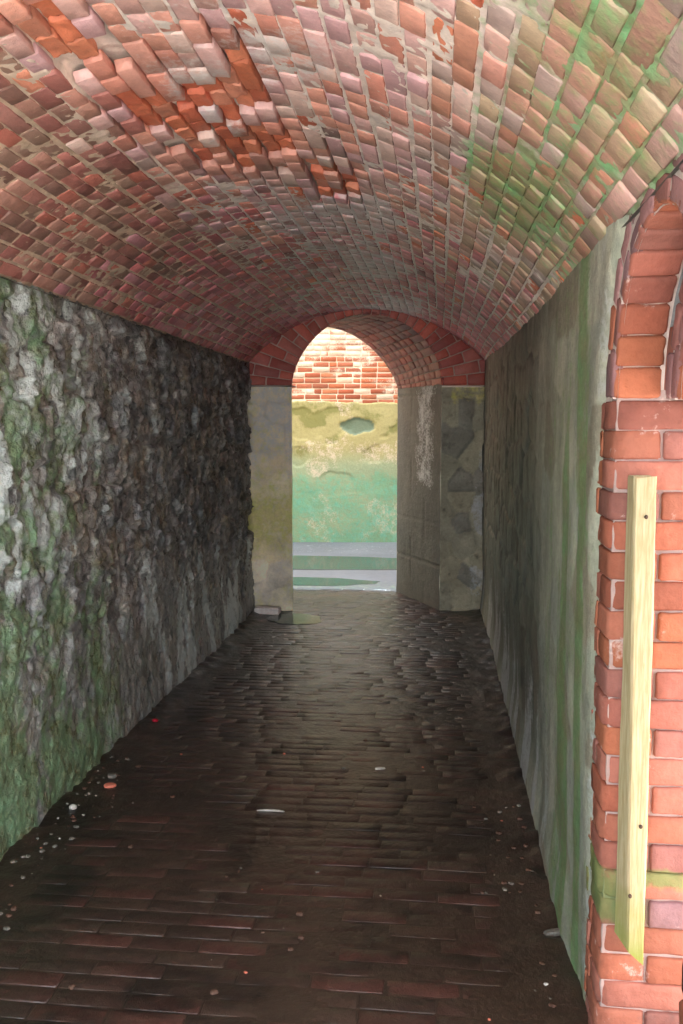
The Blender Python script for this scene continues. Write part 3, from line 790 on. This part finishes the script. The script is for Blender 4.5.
M_red = plain('red_scrap', (214, 24, 60), (190, 18, 44), 60, .4)
M_or = plain('orange_chip', (228, 140, 116), (206, 110, 88), 60, .8)
M_wh = plain('pale_chip', (214, 212, 206), (176, 172, 162), 80, .6)
M_gr = plain('grey_pebble', (128, 124, 116), (90, 84, 76), 80, .5)
M_br = plain('brown_chip', (104, 74, 60), (74, 54, 44), 80, .6)
def item(name, mat, x, y, s, label, cat, lump=.3, box=.3, rz=.3, seed=1.):
    return place(name, stone_mesh(name, mat, s[0], s[1], s[2], seed, lump, box=box), (x, y, floorz(x, y)), rz, label, cat)
item('litter_scrap', M_red, -1.44, 4.38, (.016, .016, .008), 'small bright red scrap of litter on the floor close to the rubble wall', 'litter', .1, 0)
item('brick_chip', M_or, -1.375, 3.57, (.026, .018, .009), 'salmon pink brick chip on the dark floor near the rubble wall', 'brick chip', seed=4.)
item('stone_chip', M_gr, -1.40, 3.66, (.020, .017, .012), 'grey stone chip just behind the salmon pink brick chip', 'stone', seed=6.)
item('pebble', M_wh, -1.44, 3.33, (.016, .014, .012), 'roundish pale grey pebble at the foot of the green wall', 'pebble', .15, 0, seed=8.)
item('stone_chip', M_wh, -.25, 3.87, (.024, .012, .005), 'flat pale flake lying in the sheen of the middle of the floor', 'stone', seed=9.)
item('stone_chip', M_gr, .355, 2.62, (.03, .014, .010), 'pale flat stone at the foot of the green right wall', 'stone', seed=12.)
# the pale stick: a thin bent twig, swept tube
pts = [(-.055, -.004), (-.03, .002), (0, .004), (.03, .003), (.055, -.003)]
V, F = [], []
for i, (a, b_) in enumerate(pts):
    r_ = .0045 if 0 < i < 4 else .002
    for k in range(8):
        q = 2*math.pi*k/8; V.append((a, b_+r_*math.cos(q)*1.5, .0045+r_*math.sin(q)))
for i in range(4):
    for k in range(8): F.append((i*8+k, i*8+(k+1) % 8, (i+1)*8+(k+1) % 8, (i+1)*8+k))
F.append(tuple(range(8))); F.append(tuple(32+k for k in range(7, -1, -1)))
tag(pyobj('stick', V, F, M_wh, smooth=True, loc=(-.65, 3.385, floorz(-.65, 3.385))), 'short pale stick lying alone on the dark floor', 'stick')

protos = [(stone_mesh('pebble', mt, .0075*s, .006*s, .004*s, q*3.3, .3, 10, 6, .2), nm) for q, (mt, s, nm) in enumerate(
    ((M_wh, .8, 'w'), (M_gr, 1.2, 'g'), (M_br, 1.3, 'b'), (M_gr, .8, 'g'), (M_or, .8, 'o')))]
def scatter(n, fx, fy, label, group, w):
    for _ in range(n):
        x, y = fx(), fy(); q = RNG.choice(5, p=w)
        o = place('pebble', protos[q][0], (x, y, floorz(x, y)), RNG.uniform(0, 6), label, 'pebble', group)
        s = RNG.uniform(.5, 1.25); o.scale = (s, s, s)
scatter(120, lambda: XL+.06+abs(RNG.normal(0, .10)), lambda: RNG.uniform(2.3, 3.9), 'tiny stone chip among the grit along the foot of the rubble wall', 'grit along the rubble wall', [.3, .3, .3, .08, .02])
scatter(46, lambda: XR-.06-abs(RNG.normal(0, .08)), lambda: RNG.uniform(2.1, 3.6), 'tiny stone chip among the grit along the foot of the green render', 'grit along the green render', [.12, .28, .4, .15, .05])
scatter(34, lambda: RNG.uniform(-1.2, .15), lambda: RNG.uniform(2.0, 4.4), 'tiny crumb of brick or stone scattered on the open floor', 'crumbs on the open floor', [.12, .15, .45, .13, .15])

# -------------------------------------------------------------------- light
w = bpy.data.worlds.new('sky'); bpy.context.scene.world = w; w.use_nodes = True
bg = w.node_tree.nodes['Background']; bg.inputs[0].default_value = (.86, .93, 1., 1); bg.inputs[1].default_value = 3.2

def portal(name, loc, rot, sx, sy):
    l = bpy.data.lights.new(name, 'AREA'); l.shape = 'RECTANGLE'; l.size = sx; l.size_y = sy
    l.cycles.is_portal = True
    o = bpy.data.objects.new(name, l); o.location = loc; o.rotation_euler = rot; COL.objects.link(o)
portal('daylight_tunnel_mouth', (cxv, Y0-.02, 1.2), (math.radians(90), 0, 0), 2.2, 2.7)
portal('daylight_side_doorway', (XD+.05, ARC_Y, 1.0), (0, math.radians(90), 0), 2.1, .8)
portal('daylight_courtyard', (-1.2, 10.1, 4.4), (0, 0, 0), 8, 4.4)

sl = bpy.data.lights.new('sun', 'SUN'); sl.energy = 14; sl.angle = math.radians(1); sl.color = (1, .95, .88)
so = bpy.data.objects.new('sun', sl); COL.objects.link(so)
so.rotation_euler = Vector((-.50, -.42, -.80)).to_track_quat('-Z', 'Y').to_euler()
# ------------------------------------------------------------------- camera
cam = bpy.data.cameras.new('camera'); co = bpy.data.objects.new('camera', cam); COL.objects.link(co)
co.location = (0, 0, 1.5)
pitch = math.atan(82/900); yaw = math.atan(98.5/900*math.cos(pitch))
co.rotation_euler = (math.pi/2-pitch, 0, yaw)
cam.sensor_width = 36; cam.sensor_fit = 'AUTO'; cam.lens = 900/1024*36
cam.clip_start = .05
sc = bpy.context.scene; sc.camera = co
sc.view_settings.view_transform = 'Standard'; sc.view_settings.look = 'None'
sc.view_settings.gamma = 1; sc.view_settings.use_curve_mapping = False
sc.view_settings.exposure = 1.38
sc.cycles.max_bounces = 8; sc.cycles.diffuse_bounces = 5; sc.cycles.use_denoising = True
